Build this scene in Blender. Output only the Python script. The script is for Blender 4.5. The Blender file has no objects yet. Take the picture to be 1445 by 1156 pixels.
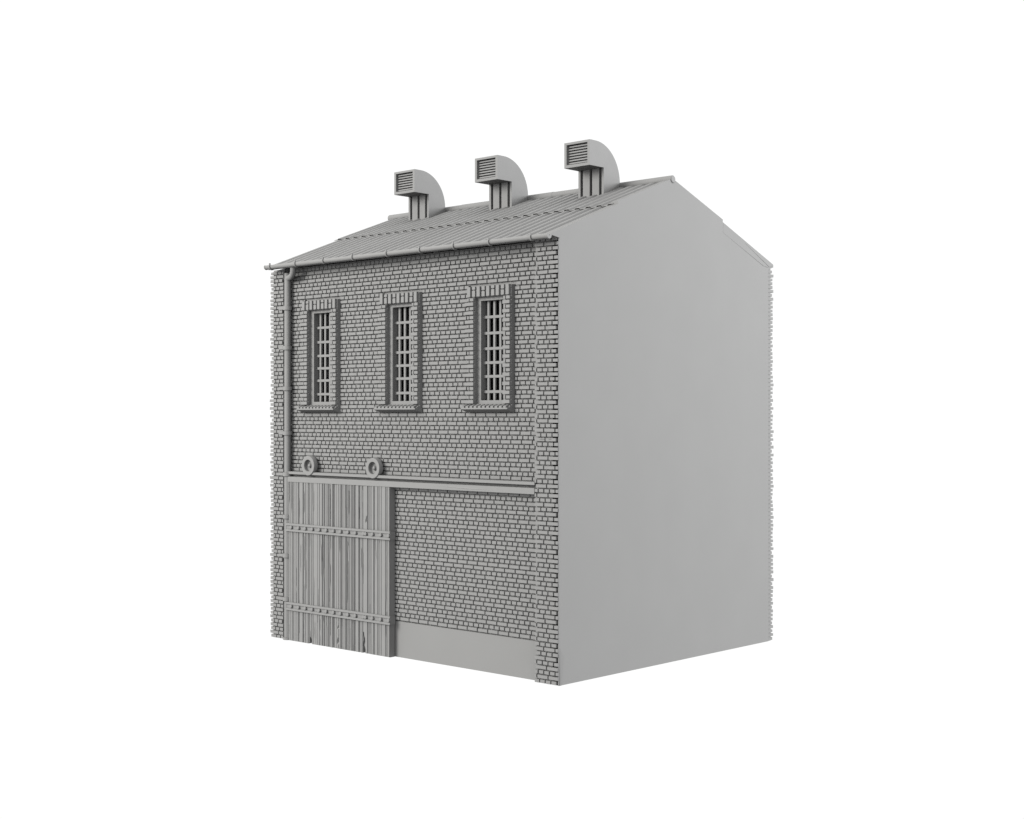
import bpy, math, random
from mathutils import Vector
random.seed(7)
C = bpy.context.scene.collection
scene = bpy.context.scene
R = math.radians

# ------------------------------------------------------------------ camera
cam_data = bpy.data.cameras.new("camera")
cam_data.lens = 50.0
cam_data.sensor_width = 36.0
cam_data.clip_end = 500.0
cam = bpy.data.objects.new("camera", cam_data)
C.objects.link(cam)
cam.location = (12.3579, -14.2381, 3.5972)
cam.rotation_euler = (R(90.205), 0, R(42.792))
scene.camera = cam

# ------------------------------------------------------------------ studio surround: white behind, dim in front
BACK = Vector((-0.52, 0.85, 0.0)).normalized()
world = bpy.data.worlds.new("World")
scene.world = world
world.use_nodes = True
nt = world.node_tree
nt.nodes.clear()
n_out = nt.nodes.new("ShaderNodeOutputWorld")
n_bg = nt.nodes.new("ShaderNodeBackground")
n_tc = nt.nodes.new("ShaderNodeTexCoord")
n_dot = nt.nodes.new("ShaderNodeVectorMath"); n_dot.operation = 'DOT_PRODUCT'
n_dot.inputs[1].default_value = BACK
n_ramp = nt.nodes.new("ShaderNodeValToRGB")
n_ramp.color_ramp.elements[0].position = 0.10
n_ramp.color_ramp.elements[0].color = (0.66, 0.66, 0.66, 1)
n_ramp.color_ramp.elements[1].position = 0.62
n_ramp.color_ramp.elements[1].color = (1.03, 1.03, 1.03, 1)
nt.links.new(n_tc.outputs["Generated"], n_dot.inputs[0])
nt.links.new(n_dot.outputs["Value"], n_ramp.inputs[0])
nt.links.new(n_ramp.outputs[0], n_bg.inputs[0])
n_sep = nt.nodes.new("ShaderNodeSeparateXYZ")
n_low = nt.nodes.new("ShaderNodeMapRange")          # the studio floor side gives little light
n_low.inputs["From Min"].default_value = -0.48; n_low.inputs["From Max"].default_value = -0.31
n_low.inputs["To Min"].default_value = 0.22; n_low.inputs["To Max"].default_value = 1.0
nt.links.new(n_tc.outputs["Generated"], n_sep.inputs[0])
nt.links.new(n_sep.outputs["Z"], n_low.inputs["Value"])
nt.links.new(n_low.outputs[0], n_bg.inputs[1])
nt.links.new(n_bg.outputs[0], n_out.inputs[0])

# ------------------------------------------------------------------ studio lamps
def area(name, loc, target, size, power, color):
    d = bpy.data.lights.new(name, 'AREA')
    d.shape = 'DISK'; d.size = size; d.energy = power; d.color = color
    o = bpy.data.objects.new(name, d); C.objects.link(o)
    o.location = loc
    o.rotation_euler = (Vector(target) - Vector(loc)).to_track_quat('-Z', 'Y').to_euler()
    return o
area("key_lamp", (-13, -24, 14.5), (-3, 0, 3), 14.0, 6100, (1.0, 0.985, 0.95))
area("side_lamp", (20, 19, 13), (0, 3, 3.2), 9.0, 5900, (0.985, 0.99, 1.0))

vs = scene.view_settings
vs.view_transform = 'Standard'; vs.look = 'None'; vs.exposure = 0.0; vs.gamma = 1.0
vs.use_curve_mapping = False
scene.cycles.diffuse_bounces = 0

# ------------------------------------------------------------------ materials
def clay(name, base, rough=0.75, vary=0.03, scale=14.0):
    m = bpy.data.materials.new(name); m.use_nodes = True
    t = m.node_tree; b = t.nodes["Principled BSDF"]
    b.inputs["Roughness"].default_value = rough
    b.inputs["Specular IOR Level"].default_value = 0.25
    tc = t.nodes.new("ShaderNodeTexCoord")
    nz = t.nodes.new("ShaderNodeTexNoise"); nz.inputs["Scale"].default_value = scale
    nz.inputs["Detail"].default_value = 4.0
    rp = t.nodes.new("ShaderNodeValToRGB")
    rp.color_ramp.elements[0].position = 0.3; rp.color_ramp.elements[1].position = 0.7
    lo, hi = base * (1 - vary), base * (1 + vary)
    rp.color_ramp.elements[0].color = (lo, lo, lo * 0.99, 1)
    rp.color_ramp.elements[1].color = (hi, hi, hi * 0.99, 1)
    t.links.new(tc.outputs["Object"], nz.inputs["Vector"])
    t.links.new(nz.outputs["Fac"], rp.inputs[0])
    t.links.new(rp.outputs[0], b.inputs["Base Color"])
    return m
BASE = 0.36
M_BRICK = clay("grey_brick", BASE, 0.8, 0.035, 9.0)
M_PLAIN = clay("grey_render", BASE, 0.7, 0.012, 1.5)
M_METAL = clay("grey_sheet_metal", BASE, 0.62, 0.02, 5.0)
M_DARK = clay("painted_interior_shade", 0.02, 0.9, 0.1, 3.0)  # near-black colour stands in for the shade inside the windows
M_WOOD = clay("grey_wood", BASE, 0.8, 0.03, 6.0)

# ------------------------------------------------------------------ mesh helpers
class MB:
    def __init__(self):
        self.v = []; self.f = []; self.s = []
    def add(self, verts, faces, smooth=False):
        k = len(self.v)
        self.v += [tuple(p) for p in verts]
        for f in faces:
            self.f.append(tuple(i + k for i in f)); self.s.append(smooth)
    def box(self, x0, x1, y0, y1, z0, z1):
        self.add([(x0, y0, z0), (x1, y0, z0), (x1, y1, z0), (x0, y1, z0),
                  (x0, y0, z1), (x1, y0, z1), (x1, y1, z1), (x0, y1, z1)],
                 [(0, 3, 2, 1), (4, 5, 6, 7), (0, 1, 5, 4), (1, 2, 6, 5), (2, 3, 7, 6), (3, 0, 4, 7)])
    def brick(self, x0, x1, yf, yb, z0, z1, j=0.0013, face='-y'):
        r = lambda: random.uniform(-j, j)
        dy = r() * 0.8
        c = 0.0015
        if face == '-y':
            fr = [(x0 + c + r(), yf + dy, z0 + c + r()), (x1 - c + r(), yf + dy, z0 + c + r()),
                  (x1 - c + r(), yf + dy, z1 - c + r()), (x0 + c + r(), yf + dy, z1 - c + r())]
            e = 0.003
            mid = [(x0, yf + e + dy, z0), (x1, yf + e + dy, z0), (x1, yf + e + dy, z1), (x0, yf + e + dy, z1)]
            bk = [(x0, yb, z0), (x1, yb, z0), (x1, yb, z1), (x0, yb, z1)]
        q = fr + mid + bk
        F = [(0, 1, 2, 3)]
        for a in (0, 4):
            for i in range(4):
                jn = (i + 1) % 4
                F.append((a + i, a + 4 + i, a + 4 + jn, a + jn))
        self.add(q, F)
    def prism_x(self, poly, x0, x1, smooth=False):
        # poly is a list of (y, z)
        n = len(poly)
        a = sum(poly[i][0] * poly[(i + 1) % n][1] - poly[(i + 1) % n][0] * poly[i][1] for i in range(n))
        if a < 0: poly = poly[::-1]
        self.add([(x0, y, z) for y, z in poly] + [(x1, y, z) for y, z in poly],
                 [tuple(range(n - 1, -1, -1)), tuple(range(n, 2 * n))], False)
        k = len(self.v) - 2 * n
        for i in range(n):
            j = (i + 1) % n
            self.f.append((k + i, k + j, k + n + j, k + n + i)); self.s.append(smooth)
    def tube(self, pts, r, seg=20, caps=True, rs=None):
        pts = [Vector(p) for p in pts]
        rings = []
        up = None
        for i, p in enumerate(pts):
            if i == 0: t = pts[1] - pts[0]
            elif i == len(pts) - 1: t = pts[-1] - pts[-2]
            else: t = (pts[i + 1] - p).normalized() + (p - pts[i - 1]).normalized()
            t.normalize()
            if up is None:
                up = Vector((0, 1, 0)) if abs(t.y) < 0.9 else Vector((1, 0, 0))
            u = (up - t * up.dot(t)).normalized(); w = t.cross(u); up = u
            rr = rs[i] if rs else r
            rings.append([p + u * rr * math.cos(2 * math.pi * k / seg) + w * rr * math.sin(2 * math.pi * k / seg) for k in range(seg)])
        v = [q for g in rings for q in g]; F = []
        for i in range(len(rings) - 1):
            for k in range(seg):
                k2 = (k + 1) % seg
                F.append((i * seg + k, i * seg + k2, (i + 1) * seg + k2, (i + 1) * seg + k))
        self.add(v, F, True)
        if caps:
            self.add(rings[0], [tuple(range(seg - 1, -1, -1))]); self.add(rings[-1], [tuple(range(seg))])
    def lathe_y(self, cx, cz, prof, seg=36):
        # prof: (radius, y) list, axis along y
        v = []; F = []
        for r, y in prof:
            for k in range(seg):
                a = 2 * math.pi * k / seg
                v.append((cx + r * math.cos(a), y, cz + r * math.sin(a)))
        for i in range(len(prof) - 1):
            for k in range(seg):
                k2 = (k + 1) % seg
                F.append((i * seg + k, i * seg + k2, (i + 1) * seg + k2, (i + 1) * seg + k))
        self.add(v, F, True)
    def build(self, name, mat, parent=None, sharp=32):
        me = bpy.data.meshes.new(name)
        me.from_pydata(self.v, [], self.f)
        me.polygons.foreach_set("use_smooth", self.s)
        me.materials.append(mat)
        me.update()
        me.set_sharp_from_angle(angle=R(sharp))
        o = bpy.data.objects.new(name, me); C.objects.link(o)
        o.parent = parent
        return o

def grid_slab(mb, xs, zs, solid, y0, y1):
    """wall with openings: front at y0, back at y1"""
    nx, nz = len(xs) - 1, len(zs) - 1
    S = lambda i, k: 0 <= i < nx and 0 <= k < nz and solid((xs[i] + xs[i + 1]) / 2, (zs[k] + zs[k + 1]) / 2)
    for i in range(nx):
        for k in range(nz):
            if not S(i, k): continue
            a, b, c, d = xs[i], xs[i + 1], zs[k], zs[k + 1]
            mb.add([(a, y0, c), (b, y0, c), (b, y0, d), (a, y0, d)], [(0, 1, 2, 3)])
            mb.add([(a, y1, c), (b, y1, c), (b, y1, d), (a, y1, d)], [(3, 2, 1, 0)])
            if not S(i - 1, k): mb.add([(a, y0, c), (a, y1, c), (a, y1, d), (a, y0, d)], [(3, 2, 1, 0)])
            if not S(i + 1, k): mb.add([(b, y0, c), (b, y1, c), (b, y1, d), (b, y0, d)], [(0, 1, 2, 3)])
            if not S(i, k - 1): mb.add([(a, y0, c), (b, y0, c), (b, y1, c), (a, y1, c)], [(3, 2, 1, 0)])
            if not S(i, k + 1): mb.add([(a, y0, d), (b, y0, d), (b, y1, d), (a, y1, d)], [(0, 1, 2, 3)])

# ------------------------------------------------------------------ dimensions (metres)
XL = -6.08            # left side wall
YB = 5.10             # rear of the gable
EY, EZ, SL = -0.13, 5.99, 0.383   # eave line and roof slope
RY = 2.56             # ridge
def roof_z(y): return EZ + SL * (min(y, 2 * RY - y) - EY)
YW, YM = 0.100, 0.140 # brick face and mortar of the front wall
PY, PM = 0.0, 0.040   # the same for the corner pilasters
COURSE = 0.0622
PITCH = 0.20
GAP = 0.019
WIN_X = (-1.297, -3.130, -4.964)
WIN_Y = 0.065
WIN_Z0, WIN_Z1 = 3.745, 5.24

bld = bpy.data.objects.new("brick_building", None)
C.objects.link(bld)
bld["label"] = "plain grey two-storey brick building with corrugated gable roof, three roof vents and sliding plank door"
bld["category"] = "building"

# ------------------------------------------------------------------ shell: gable wall, side wall, rear wall, floor
mb = MB()
gable = [(PM, 0), (YB, 0), (YB, 5.90), (2 * RY - EY, 5.945), (2 * RY - EY, EZ), (2 * RY - 1.28, roof_z(1.28)),
         (2 * RY - 1.28, roof_z(1.28) + 0.04), (RY, roof_z(RY) + 0.02), (1.28, roof_z(1.28) + 0.04), (1.28, roof_z(1.28)),
         (EY, EZ), (EY, 5.972), (PM, 5.945)]
mb.prism_x(gable, -0.12, 0.0)
mb.box(-0.010, -0.0004, 0.022, PM - 0.0004, 0.0, 5.938)   # thin skin lapping the brick ends
# shallow slivers where the cast skin lifts off the plain wall
def sliver(pts):
    n = len(pts)
    mb.add([(d, y, z) for y, z, d in pts] + [(-0.02, y, z) for y, z, d in pts],
           [tuple(range(n))] + [((i + 1) % n, i, n + i, n + (i + 1) % n) for i in range(n)])
sliver([(3.84, 6.375, 0.001), (4.96, 5.95, 0.004), (5.09, 5.935, 0.005), (5.235, 5.962, 0.005), (5.236, 5.985, 0.003), (3.86, 6.515, 0.001)])
sliver([(4.44, 6.262, 0.004), (5.12, 5.945, 0.009), (5.238, 5.964, 0.009), (5.239, 5.983, 0.007)])
sliver([(0.042, 0.0, 0.006), (0.03 + 0.04, 0.001, 0.010), (0.105, 0.375, 0.010), (0.045, 0.50, 0.001)])
mb.build("gable_wall", M_PLAIN, bld)

mb = MB()
mb.prism_x([(0.08, 0), (YB - .01, 0), (YB - .01, 5.88), (RY, 6.86), (0.08, 5.93)], XL + 0.005, XL + 0.12)
mb.build("side_wall", M_PLAIN, bld)
mb = MB()
mb.box(XL + 0.12, -0.12, 4.98, YB - 0.003, 0, 5.88)
mb.build("rear_wall", M_PLAIN, bld)
mb = MB()
mb.box(XL + 0.12, -0.12, 0.32, 4.98, 0.0, 0.06)
mb.build("floor_slab", M_PLAIN, bld)

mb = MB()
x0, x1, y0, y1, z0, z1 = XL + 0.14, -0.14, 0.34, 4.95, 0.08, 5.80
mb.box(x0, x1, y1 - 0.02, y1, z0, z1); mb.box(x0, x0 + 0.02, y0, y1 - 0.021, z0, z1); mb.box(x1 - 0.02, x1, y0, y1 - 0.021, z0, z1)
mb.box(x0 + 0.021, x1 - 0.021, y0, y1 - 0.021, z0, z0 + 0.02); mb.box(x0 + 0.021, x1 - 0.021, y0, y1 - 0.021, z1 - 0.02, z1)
mb.build("shade_lining", M_DARK, bld)  # added lining, its dark colour makes the rooms behind the grilles look unlit

# ------------------------------------------------------------------ front wall: mortar slab with window holes + bricks
mb = MB()
xs = [XL + 0.02]
for x in sorted(WIN_X): xs += [x - 0.22, x + 0.22]
xs.append(-0.1205)
zs = [0.0, WIN_Z0 + 0.05, WIN_Z1 - 0.045, 5.945]
grid_slab(mb, xs, zs, lambda x, z: not (zs[1] < z < zs[2] and any(abs(x - w) < 0.22 for w in WIN_X)), YM, 0.228)

def clear_of_windows(x0, x1, z0, z1):
    """split a brick at the window surrounds"""
    segs = [(x0, x1)]
    for w in WIN_X:
        if z1 > 3.66 and z0 < WIN_Z1 + 0.145:
            a, b = w - 0.425, w + 0.425
            out = []
            for s0, s1 in segs:
                if s1 <= a or s0 >= b: out.append((s0, s1)); continue
                if s0 < a - 0.03: out.append((s0, a - 0.008))
                if s1 > b + 0.03: out.append((b + 0.008, s1))
            segs = out
    return segs

def brick_rows(rows, xa, xb, yf, yb, cut=None, edge=0.0):
    for z0, kind, shift in rows:
        z1 = z0 + COURSE - GAP * 0.93
        step = PITCH if kind == 'S' else PITCH / 2
        off = shift if kind == 'S' else shift + 0.05
        k0 = math.floor((xa - off) / step) - 1
        x = k0 * step + off
        while x < xb:
            a, b = max(x + GAP / 2, xa), min(x + step - GAP / 2, xb)
            if b - a > 0.02:
                for s0, s1 in (cut(a, b, z0, z1) if cut else [(a, b)]):
                    jz = random.uniform(-.0015, .0015)
                    mb.brick(s0, s1, yf, yb, z0 + jz, z1 + jz)
            x += step

def bond(z_start, n, first, double_at=None, base=0.0):
    rows = []; kind = first; pair = 0
    for i in range(n):
        rows.append((z_start + i * COURSE, kind, base - 0.026 * (pair % 4)))
        if kind == 'S': pair += 1
        if double_at is not None and i == double_at: continue
        kind = 'H' if kind == 'S' else 'S'
    return rows
low_rows = bond(0.552, 33, 'S', double_at=14, base=0.02)
brick_rows(low_rows, -5.81, -0.405, YW, YM + 0.01)
up_rows = bond(2.700, 52, 'S', base=0.06)
brick_rows(up_rows, -5.81, -0.405, YW, YM + 0.01, clear_of_windows)
mb.build("front_wall", M_BRICK, bld)

mb = MB()
mb.box(-5.80, -0.42, YW + 0.012, YM + 0.003, 0.0, 0.532)
mb.build("plinth", M_PLAIN, bld)

# ------------------------------------------------------------------ brick pilasters
mb = MB()
mb.box(-0.425, -0.013, PM, YM + 0.02, 0.0, 5.96)
brick_rows(bond(0.006, 95, 'H', double_at=13, base=0.03), -0.410, -0.002, PY, PM + 0.006)
brick_rows([(0.006 + 95 * COURSE, 'H', 0.03)], -0.410, -0.0115, PY + 0.004, PM + 0.006)
# chipped edge on one course
mb.add([(-0.33, -0.001, 3.268), (-0.22, -0.001, 3.266), (-0.27, -0.016, 3.272), (-0.27, -0.001, 3.285)], [(0, 2, 3), (1, 3, 2), (0, 1, 2)])
mb.add([(-0.17, -0.001, 3.268), (-0.10, -0.001, 3.268), (-0.13, -0.014, 3.274), (-0.13, -0.001, 3.283)], [(0, 2, 3), (1, 3, 2), (0, 1, 2)])
mb.build("pilaster", M_BRICK, bld)

mb = MB()
mb.box(XL, -5.835, PM, YM + 0.02, 0.0, 5.93)
mb.box(XL - 0.045, XL + 0.001, PM + 0.004, 0.40, 0.0, 5.93)
brick_rows(bond(0.006, 95, 'H', base=0.06), XL + 0.005, -5.82, PY, PM + 0.006)
# returns that stick out of the left edge, one course long, one course short
for i in range(95):
    z0 = 0.006 + i * COURSE
    out = random.choice((0.085, 0.08, 0.07)) if i % 2 else random.choice((0.06, 0.05, 0.07))
    mb.brick(XL - out, XL + 0.012, PY + 0.004, 0.11, z0 + 0.002, z0 + COURSE - GAP, 0.007)
    mb.brick(XL - out + 0.01, XL + 0.01, 0.13, 0.22 + 0.1 * (i % 2), z0 + 0.002, z0 + COURSE - GAP, 0.006)
    if random.random() < 0.12:
        mb.add([(XL - out - 0.05, 0.05, z0 + 0.03), (XL - 0.02, 0.02, z0 + 0.005), (XL - 0.02, 0.02, z0 + 0.05), (XL - 0.02, 0.1, z0 + 0.025)],
               [(0, 1, 2), (0, 2, 3), (0, 3, 1), (1, 3, 2)])
mb.build("pilaster", M_BRICK, bld)

def rear_pilaster(xa, xb):
    global mb
    mb = MB()
    mb.box(xa + 0.015, xb - 0.015, YB, YB + 0.10, 0.0, 5.92)
    n = 4
    for i in range(95):
        z0 = 0.006 + i * COURSE
        m = 4 if i % 2 else 2
        w = (xb - xa) / m
        for k in range(m):
            o = random.uniform(0.145, 0.180)
            a, b = xa + k * w + 0.009, xa + (k + 1) * w - 0.009
            if i % 2 == 0: o -= 0.02
            mb.box(a, b, YB + 0.02, YB + o, z0, z0 + COURSE - GAP + random.uniform(-.004, .004))
    return mb.build("pilaster", M_BRICK, bld)
rear_pilaster(-0.42, -0.004)
rear_pilaster(XL, XL + 0.4)

# ------------------------------------------------------------------ window (built once around x = 0, copied for the others)
def make_window():
    global mb
    w = bpy.data.objects.new("window", None); C.objects.link(w); w.parent = bld
    HO, HI = 0.415, 0.285
    # solid surround behind the quoins
    mb = MB()
    yb = 0.0745
    ya = -0.006
    xs = [-HO, -HI, HI, HO]; zz = [3.70, WIN_Z0, WIN_Z1, WIN_Z1 + 0.145]
    grid_slab(mb, xs, zz, lambda x, z: not (abs(x) < HI and WIN_Z0 < z < WIN_Z1), ya, yb)
    n = 24; ch = (WIN_Z1 - WIN_Z0) / n
    for i in range(n):
        z0 = WIN_Z0 + i * ch + 0.009; z1 = z0 + ch - 0.019
        for s in (-1, 1):
            if i % 2 == 0:
                a, b = HI - 0.004, HO - 0.001
                if s < 0: a, b = -HO - 0.03, -HI + 0.004
                mb.brick(a, b, -0.053, ya + 0.01, z0 - 0.002, z1 + 0.002)
            else:
                if s > 0:
                    mb.brick(HI + 0.003, HI + 0.040, -0.043, ya + 0.01, z0, z1)
                    mb.brick(HI + 0.055, HO - 0.002, -0.045, ya + 0.01, z0, z1)
                else:
                    mb.brick(-HI - 0.075, -HI - 0.002, -0.045, ya + 0.01, z0, z1)
                    mb.brick(-HO + 0.002, -HI - 0.092, -0.040, ya + 0.01, z0, z1)
    mb.build("surround", M_BRICK, w)
    # soldier lintel
    mb = MB()
    mb.box(-HO - 0.002, HO + 0.001, -0.012, 0.074, WIN_Z1 + 0.004, WIN_Z1 + 0.147)
    p = 2 * HO / 9
    for k in range(9):
        a = -HO + k * p + 0.014; b = a + p - 0.030
        z0, z1 = WIN_Z1 + 0.006, WIN_Z1 + 0.148
        if k % 2 == 0:
            mb.brick(a, b, -0.052, -0.004, z0, z1)
        else:
            zm = z0 + (z1 - z0) * (0.66 if (k // 2) % 2 == 0 else 0.55)
            mb.brick(a, b, -0.048, -0.004, z0, zm - 0.007)
            mb.brick(a, b, -0.047, -0.004, zm + 0.007, z1)
    mb.build("lintel", M_BRICK, w)
    # brick sill on a bevelled corbel
    mb = MB()
    mb.prism_x([(-0.10, 3.672), (0.03, 3.628), (0.074, 3.628), (0.074, 3.7), (-0.10, 3.692)], -HO - 0.065, HO)
    m = 11; pw = (2 * HO + 0.055) / m
    for k in range(m):
        a = -HO - 0.060 + k * pw + 0.006; b = a + pw - 0.030
        mb.prism_x([(-0.096, 3.69), (-0.02, 3.69), (0.03, 3.742), (-0.01, 3.744), (-0.096, 3.716)], a, b)
    mb.prism_x([(-0.062, 3.691), (0.02, 3.691), (0.02, 3.725), (-0.03, 3.725)], -HO - 0.058, HO - 0.004)
    mb.build("sill", M_BRICK, w)
    # inner frame
    mb = MB()
    fi = 0.215
    zz = [WIN_Z0 + 0.001, WIN_Z0 + 0.052, WIN_Z1 - 0.048, WIN_Z1 - 0.001]
    grid_slab(mb, [-HI + 0.001, -fi, fi, HI - 0.001], zz, lambda x, z: not (abs(x) < fi and zz[1] < z < zz[2]), 0.038, 0.0742)
    mb.box(-HI, HI, 0.03, 0.05, WIN_Z0 - 0.01, WIN_Z0 + 0.02)
    mb.build("frame", M_PLAIN, w)
    # grille
    mb = MB()
    for x in (-0.135, -0.02, 0.095):
        mb.box(x - 0.019, x + 0.019, 0.104, 0.134, zz[1] - 0.015, zz[2] + 0.015)
    for z in (4.965, 4.738, 4.522, 4.325, 4.132, 3.918):
        mb.box(-0.232, 0.232, 0.098, 0.128, z - 0.019, z + 0.019)
    mb.build("grille", M_METAL, w)
    return w
win = make_window()
win.location = (WIN_X[0], WIN_Y, 0)
for x in WIN_X[1:]:
    c = win.copy(); C.objects.link(c); c.parent = bld; c.location = (x, WIN_Y, 0)
    for ch in win.children:
        d = ch.copy(); C.objects.link(d); d.parent = c

# ------------------------------------------------------------------ roof
roof = bpy.data.objects.new("roof", None); C.objects.link(roof); roof.parent = bld
RX0, RX1 = -6.06, -0.004
def sheet(y0, y1, lift0, lift1, rise, thick, rear=False):
    """corrugated sheet from (y0) up to (y1) on the front slope, mirrored for the rear"""
    m = MB()
    P = 0.2
    prof = []
    x = RX1
    n = int((RX1 - RX0) / P) + 1
    pts = []
    for k in range(n):
        xb = RX0 + k * P
        for dx, h in ((0.0, 0.0), (0.080, 0.0), (0.102, 1.0), (0.172, 1.0), (0.1985, 0.0)):
            if xb + dx <= RX1: pts.append((xb + dx, h))
    pts.append((RX1, 0.0))
    def rows(y, lift, dz):
        yy = 2 * RY - y if rear else y
        return [(px, yy, roof_z(y) + lift + h * rise + dz) for px, h in pts]
    A, B = rows(y0, lift0, 0), rows(y1, lift1, 0)
    A2, B2 = rows(y0, lift0, -thick), rows(y1, lift1, -thick)
    q = len(pts)
    v = A + B + A2 + B2; F = []
    for i in range(q - 1):
        fs = [(i, i + 1, q + i + 1, q + i), (2 * q + i + 1, 2 * q + i, 3 * q + i, 3 * q + i + 1),
              (2 * q + i, 2 * q + i + 1, i + 1, i), (q + i, q + i + 1, 3 * q + i + 1, 3 * q + i)]
        F += [f[::-1] for f in fs] if rear else fs
    e = [(0, q, 3 * q, 2 * q), (q - 1, 3 * q - 1, 4 * q - 1, 2 * q - 1)]
    F += [f[::-1] for f in e] if rear else e
    m.add(v, F)
    return m.build("roof_sheet", M_METAL, roof)
for rear in (False, True):
    sheet(EY, 1.50, -0.027, -0.027, 0.025, 0.008, rear)
    sheet(1.26, RY - 0.004, 0.001, -0.014, 0.023, 0.008, rear)
mb = MB()
yy = [EY + 0.01, RY, 2 * RY - EY - 0.01]
mb.prism_x([(yy[0], roof_z(yy[0]) - 0.045), (yy[1], roof_z(yy[1]) - 0.05), (yy[2], roof_z(yy[0]) - 0.045),
            (yy[2], roof_z(yy[0]) - 0.075), (yy[1], roof_z(yy[1]) - 0.15), (yy[0], roof_z(yy[0]) - 0.075)], RX0 + 0.01, -0.122)
mb.build("roof_deck", M_PLAIN, roof)
# ridge cap in three lengths
mb = MB()
for a, b, r in ((-6.11, -4.30, 0.058), (-4.32, -2.28, 0.062), (-2.30, 0.014, 0.058)):
    mb.tube([(a, RY, 7.028), (a + 0.012, RY, 7.028), (b - 0.012, RY, 7.028), (b, RY, 7.028)], r, 24, rs=[r - 0.012, r, r, r - 0.012])
mb.build("ridge_cap", M_METAL, roof)

# ------------------------------------------------------------------ roof vents (built with the right side at x = 0)
def make_vent():
    global mb
    W = 0.49
    yf, yp, yr = 1.80, 2.125, 2.508
    zt, zb = 7.630, 7.255
    v = bpy.data.objects.new("roof_vent", None); C.objects.link(v); v.parent = bld
    # casing: side profile with a quarter-round back, the outlet hollow at the front
    cyc, czc, rad = 1.941, 7.063, 0.567
    arc = [(cyc + rad * math.sin(R(a)), czc + rad * math.cos(R(a))) for a in range(0, 91, 3)]
    poly = [(yf + 0.11, zb), (yf + 0.11, zt)] + arc + [(yr, 6.88), (yp + 0.06, 6.72), (yp + 0.06, zb)]
    mb = MB()
    mb.prism_x(poly, -W, 0.0, True)
    mb.box(-W + 0.05, -0.05, yf + 0.107, yf + 0.109, zb + 0.05, zt - 0.05)
    t = 0.043
    # outlet rim
    mb.box(-W, -W + t, yf, yf + 0.11, zb, zt)
    mb.box(-t, 0.0, yf, yf + 0.11, zb, zt)
    mb.box(-W + t, -t, yf, yf + 0.11, zt - t * 0.8, zt)
    mb.box(-W + t, -t, yf, yf + 0.11, zb, zb + t)
    mb.build("casing", M_METAL, v, 25)
    # louvre slats
    mb = MB()
    n = 7; z0, z1 = zb + t, zt - t * 0.8 - 0.012
    p = (z1 - z0) / n
    for k in range(n):
        zc = z0 + (k + 0.62) * p
        mb.prism_x([(yf + 0.042, zc - p * 0.22), (yf + 0.060, zc - p * 0.22), (yf + 0.085, zc + p * 0.10), (yf + 0.085, zc + p * 0.30), (yf + 0.046, zc + p * 0.30)], -W + t - 0.002, -t + 0.002)
    mb.build("louvre", M_METAL, v)
    # ribbed duct below the outlet
    mb = MB()
    zl = 6.74
    for a, b, y in ((-W, -W + 0.040, yp), (-0.040, 0.0, yp),
                    (-W + 0.082, -W + 0.212, yp + 0.008), (-W + 0.262, -W + 0.392, yp + 0.008)):
        mb.box(a, b, y, yp + 0.0595, zl, zb - 0.0005)
    mb.box(-W + 0.20, -W + 0.218, yp + 0.001, yp + 0.0590, zl, zb - 0.001)
    mb.box(-W + 0.380, -W + 0.398, yp + 0.001, yp + 0.0590, zl, zb - 0.001)
    mb.build("duct", M_METAL, v)
    return v
vent = make_vent()
VENT_X = (-0.940, -2.797, -4.672)
vent.location = (VENT_X[0], 0, 0)
for x in VENT_X[1:]:
    c = vent.copy(); C.objects.link(c); c.parent = bld; c.location = (x, 0, 0)
    for ch in vent.children:
        d = ch.copy(); C.objects.link(d); d.parent = c

# ------------------------------------------------------------------ gutter and downpipe
GY, GZ, GR = -0.172, 5.962, 0.041
mb = MB()
def half_round(x0, x1, r, th, a0=-215, a1=35, seg=22):
    out = [(GY + r * math.cos(R(a0 + (a1 - a0) * k / seg)), GZ + r * math.sin(R(a0 + (a1 - a0) * k / seg))) for k in range(seg + 1)]
    inn = [(GY + (r - th) * math.cos(R(a0 + (a1 - a0) * k / seg)), GZ + (r - th) * math.sin(R(a0 + (a1 - a0) * k / seg))) for k in range(seg + 1)]
    mb.prism_x(out + inn[::-1], x0, x1, True)
half_round(-6.035, -0.030, GR, 0.006)
half_round(-0.034, 0.006, GR + 0.005, GR - 0.002)
half_round(-6.045, -6.025, GR + 0.004, GR - 0.002)
gut = mb.build("gutter", M_METAL, bld)
for x in (-5.897, -5.26, -4.58, -3.90, -3.14, -2.437, -1.75, -1.066, -0.295):
    mb = MB()
    half_round(x - 0.010, x + 0.010, GR + 0.018, 0.022, -215, 35)
    mb.box(x - 0.009, x + 0.009, GY - 0.050, GY - 0.030, GZ + 0.025, GZ + 0.052)
    mb.build("gutter_bracket", M_METAL, gut)

PX, PPY, PR = -5.744, 0.030, 0.053
mb = MB()
mb.tube([(PX, PPY, 0.0), (PX, PPY, 5.86)], PR, 28)
mb.tube([(-5.43, -0.12, 5.955), (-5.435, -0.105, 5.905), (-5.46, -0.085, 5.86), (-5.51, -0.06, 5.82), (-5.59, -0.02, 5.795), (PX, 0.028, 5.775)], 0.048, 24)
mb.tube([(PX, PPY, 0.0), (PX, PPY, 0.035)], PR + 0.022, 28)
pipe = mb.build("downpipe", M_METAL, bld)
for z in (5.296, 4.66, 4.011, 3.297, 2.640, 1.962, 1.341, 0.647):
    mb = MB()
    mb.tube([(PX, PPY, z - 0.026), (PX, PPY, z + 0.034)], PR + 0.022, 28)
    mb.box(PX - 0.17, PX - 0.06, -0.02, 0.03, z - 0.018, z + 0.026)
    mb.build("pipe_collar", M_METAL, pipe)

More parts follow.
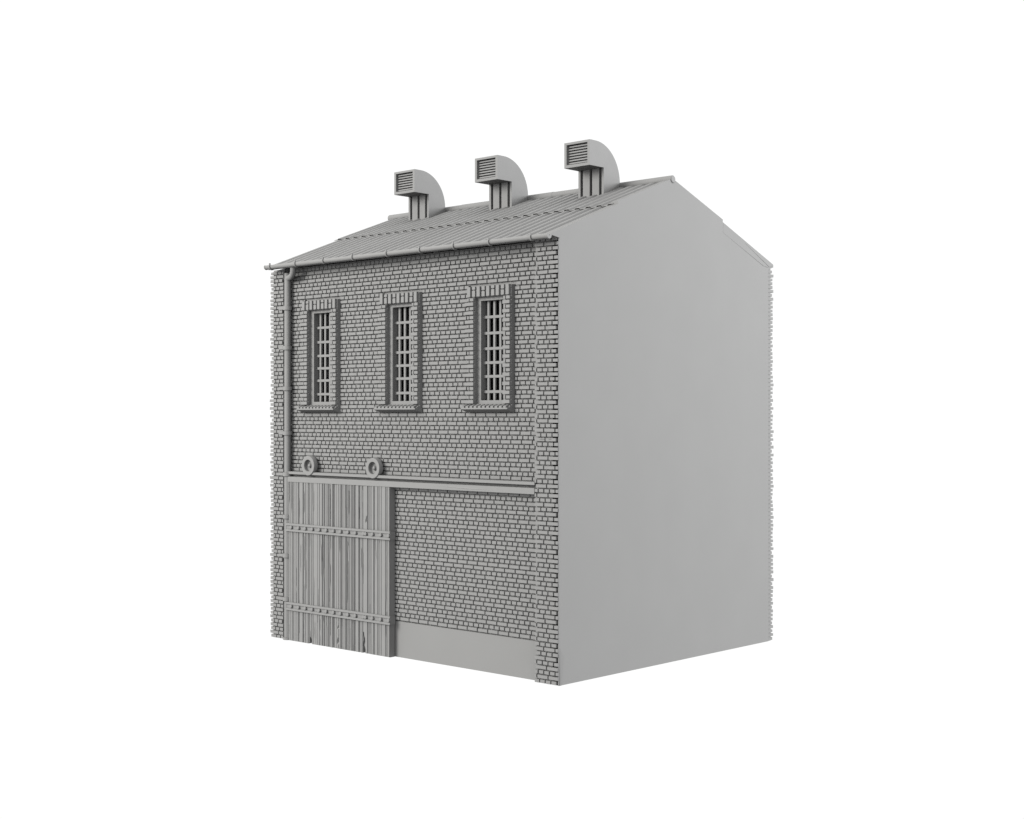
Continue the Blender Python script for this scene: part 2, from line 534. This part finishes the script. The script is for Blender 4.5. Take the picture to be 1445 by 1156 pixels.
# ------------------------------------------------------------------ door rail with two roller wheels
mb = MB()
mb.prism_x([(-0.004, 2.650), (-0.004, 2.690), (YM - 0.02, 2.694), (YM - 0.02, 2.526), (-0.008, 2.526), (-0.008, 2.608), (0.085, 2.612), (0.085, 2.647)], -5.70, -0.41)
# a long shallow flake on the lower board
mb.add([(-2.36, -0.0084, 2.578), (-1.05, -0.0084, 2.552), (-1.7, -0.014, 2.558), (-1.7, -0.0084, 2.572)], [(0, 2, 3), (1, 3, 2), (0, 1, 2)])
rail = mb.build("door_rail", M_METAL, bld)
for x in (-5.178, -3.656):
    mb = MB()
    cz = 2.795; wy = 0.106
    mb.lathe_y(x, cz, [(0.156, wy - 0.052), (0.156, wy - 0.118), (0.152, wy - 0.126), (0.097, wy - 0.126), (0.093, wy - 0.122), (0.090, wy - 0.068), (0.080, wy - 0.062), (0.0, wy - 0.061)])
    mb.lathe_y(x, cz, [(0.0, wy - 0.045), (0.156, wy - 0.052)])
    wheel = mb.build("roller_wheel", M_METAL, bld)
    mb = MB()
    prof = [(0.046, wy - 0.055), (0.042, wy - 0.064), (0.034, wy - 0.076), (0.030, wy - 0.085)]
    prof += [(0.030 * math.cos(R(a)), wy - 0.085 - 0.026 * math.sin(R(a))) for a in range(15, 91, 15)]
    mb.lathe_y(x, cz, prof)
    mb.tube([(x, wy - 0.05, cz), (x, YM - 0.01, cz)], 0.03, 16)
    mb.build("hub", M_METAL, wheel)

# ------------------------------------------------------------------ sliding plank door: worn boards carved as a height field
DX0, DX1, DZ0, DZ1 = -5.700, -3.285, 0.0, 2.535
DY, DB = 0.0, 0.094
rnd = random.Random(21)
nx, nz = 541, 121
strips = []
x = DX0
while x < DX1:
    w = rnd.choice((0.018, 0.024, 0.03, 0.03, 0.038, 0.048, 0.055))
    strips.append((x, min(x + w, DX1), rnd.choice((0, 0, 0, 0.001, 0.003, 0.008))))
    x += w
grooves = [(q[1], rnd.uniform(0.003, 0.0055), rnd.uniform(0.014, 0.026)) for q in strips if rnd.random() < 0.85]
splits = []
for i in range(95):
    c = rnd.choice(strips)[0] + rnd.uniform(0, 0.03); z0 = rnd.uniform(-0.3, 2.3); L = rnd.uniform(0.12, 0.6)
    splits.append((c, z0, L, rnd.uniform(0.004, 0.010), rnd.uniform(0.005, 0.010)))
holes = [(-5.14, -0.02, 0.11, 0.045, 0.05), (-3.87, -0.05, 0.36, 0.030, 0.05), (-4.47, 0.30, 0.05, 0.02, 0.02), (-3.81, 1.98, 0.07, 0.02, 0.02),
         (-4.47, 0.08, 0.07, 0.02, 0.02)]
def depth(x, z):
    d = 0.0
    for a, b, h in strips:
        if a <= x < b: d = h; break
    for g, w, h in grooves:
        if abs(x - g) < w: d = max(d, h)
    for c, z0, L, w, h in splits:
        t = (z - z0) / L
        if 0 < t < 1:
            ww = w * (4 * t * (1 - t)) ** 0.7
            if abs(x - c - 0.4 * ww * math.sin(9 * z)) < ww: d = max(d, h)
    for c, z0, L, w, h in holes:
        t = (z - z0) / L
        if 0 < t < 1 and abs(x - c - 0.01 * math.sin(40 * z)) < w * (1 - 0.7 * t): d = max(d, h)
    return d
mb = MB()
V = []
for k in range(nz):
    z = DZ0 + (DZ1 - DZ0) * k / (nz - 1)
    for i in range(nx):
        x = DX0 + (DX1 - DX0) * i / (nx - 1)
        e = depth(x, z) if 0 < i < nx - 1 else 0.0
        V.append((x, DY + e, z))
F = [(k * nx + i, k * nx + i + 1, (k + 1) * nx + i + 1, (k + 1) * nx + i) for k in range(nz - 1) for i in range(nx - 1)]
base = len(V)
V += [(DX0, DB, DZ0), (DX1, DB, DZ0), (DX1, DB, DZ1), (DX0, DB, DZ1)]
F += [(base + 3, base + 2, base + 1, base)]
F += [tuple([base, base + 1] + list(range(nx - 1, -1, -1)))]
F += [tuple([base + 2, base + 3] + [(nz - 1) * nx + i for i in range(nx)])]
F += [tuple([base + 1, base + 2] + [k * nx + nx - 1 for k in range(nz - 1, -1, -1)])]
F += [tuple([base + 3, base] + [k * nx for k in range(nz)])]
mb.add(V, F)
door = mb.build("sliding_door", M_WOOD, bld)
for zc in (1.803, 0.548):
    mb = MB()
    xa, xb = DX0 - 0.02, DX1 + 0.022
    h = 0.064
    mb.prism_x([(-0.028, zc + h), (-0.028, zc + h - 0.033), (-0.009, zc + h - 0.036), (-0.009, zc - h + 0.036), (-0.028, zc - h + 0.033),
                (-0.028, zc - h), (0.015, zc - h), (0.015, zc + h)], xa, xb)
    mb.box(DX1 - 0.01, DX1 + 0.020, 0.0148, 0.085, zc - h + 0.002, zc + h - 0.002)
    for i in range(16):
        bx = (-5.474, -5.291, -5.123, -4.95, -4.779, -4.61, -4.436, -4.271, -4.097, -3.925, -3.735, -3.69, -3.537, -3.355, -3.179, None)[i]
        if bx is None: continue
        bx -= 0.110
        n = 14; r = 0.029
        ring = [(bx + r * math.cos(2 * math.pi * q / n), zc + r * math.sin(2 * math.pi * q / n)) for q in range(n)]
        mb.add([(p, -0.009, q) for p, q in ring] + [(p, -0.036, q) for p, q in ring] + [(bx + (p - bx) * .82, -0.043, zc + (q - zc) * .7) for p, q in ring],
               [(q, (q + 1) % n, n + (q + 1) % n, n + q) for q in range(n)] + [(n + q, n + (q + 1) % n, 2 * n + (q + 1) % n, 2 * n + q) for q in range(n)] + [tuple(range(2 * n, 3 * n))], True)
    mb.build("door_strap", M_METAL, door)
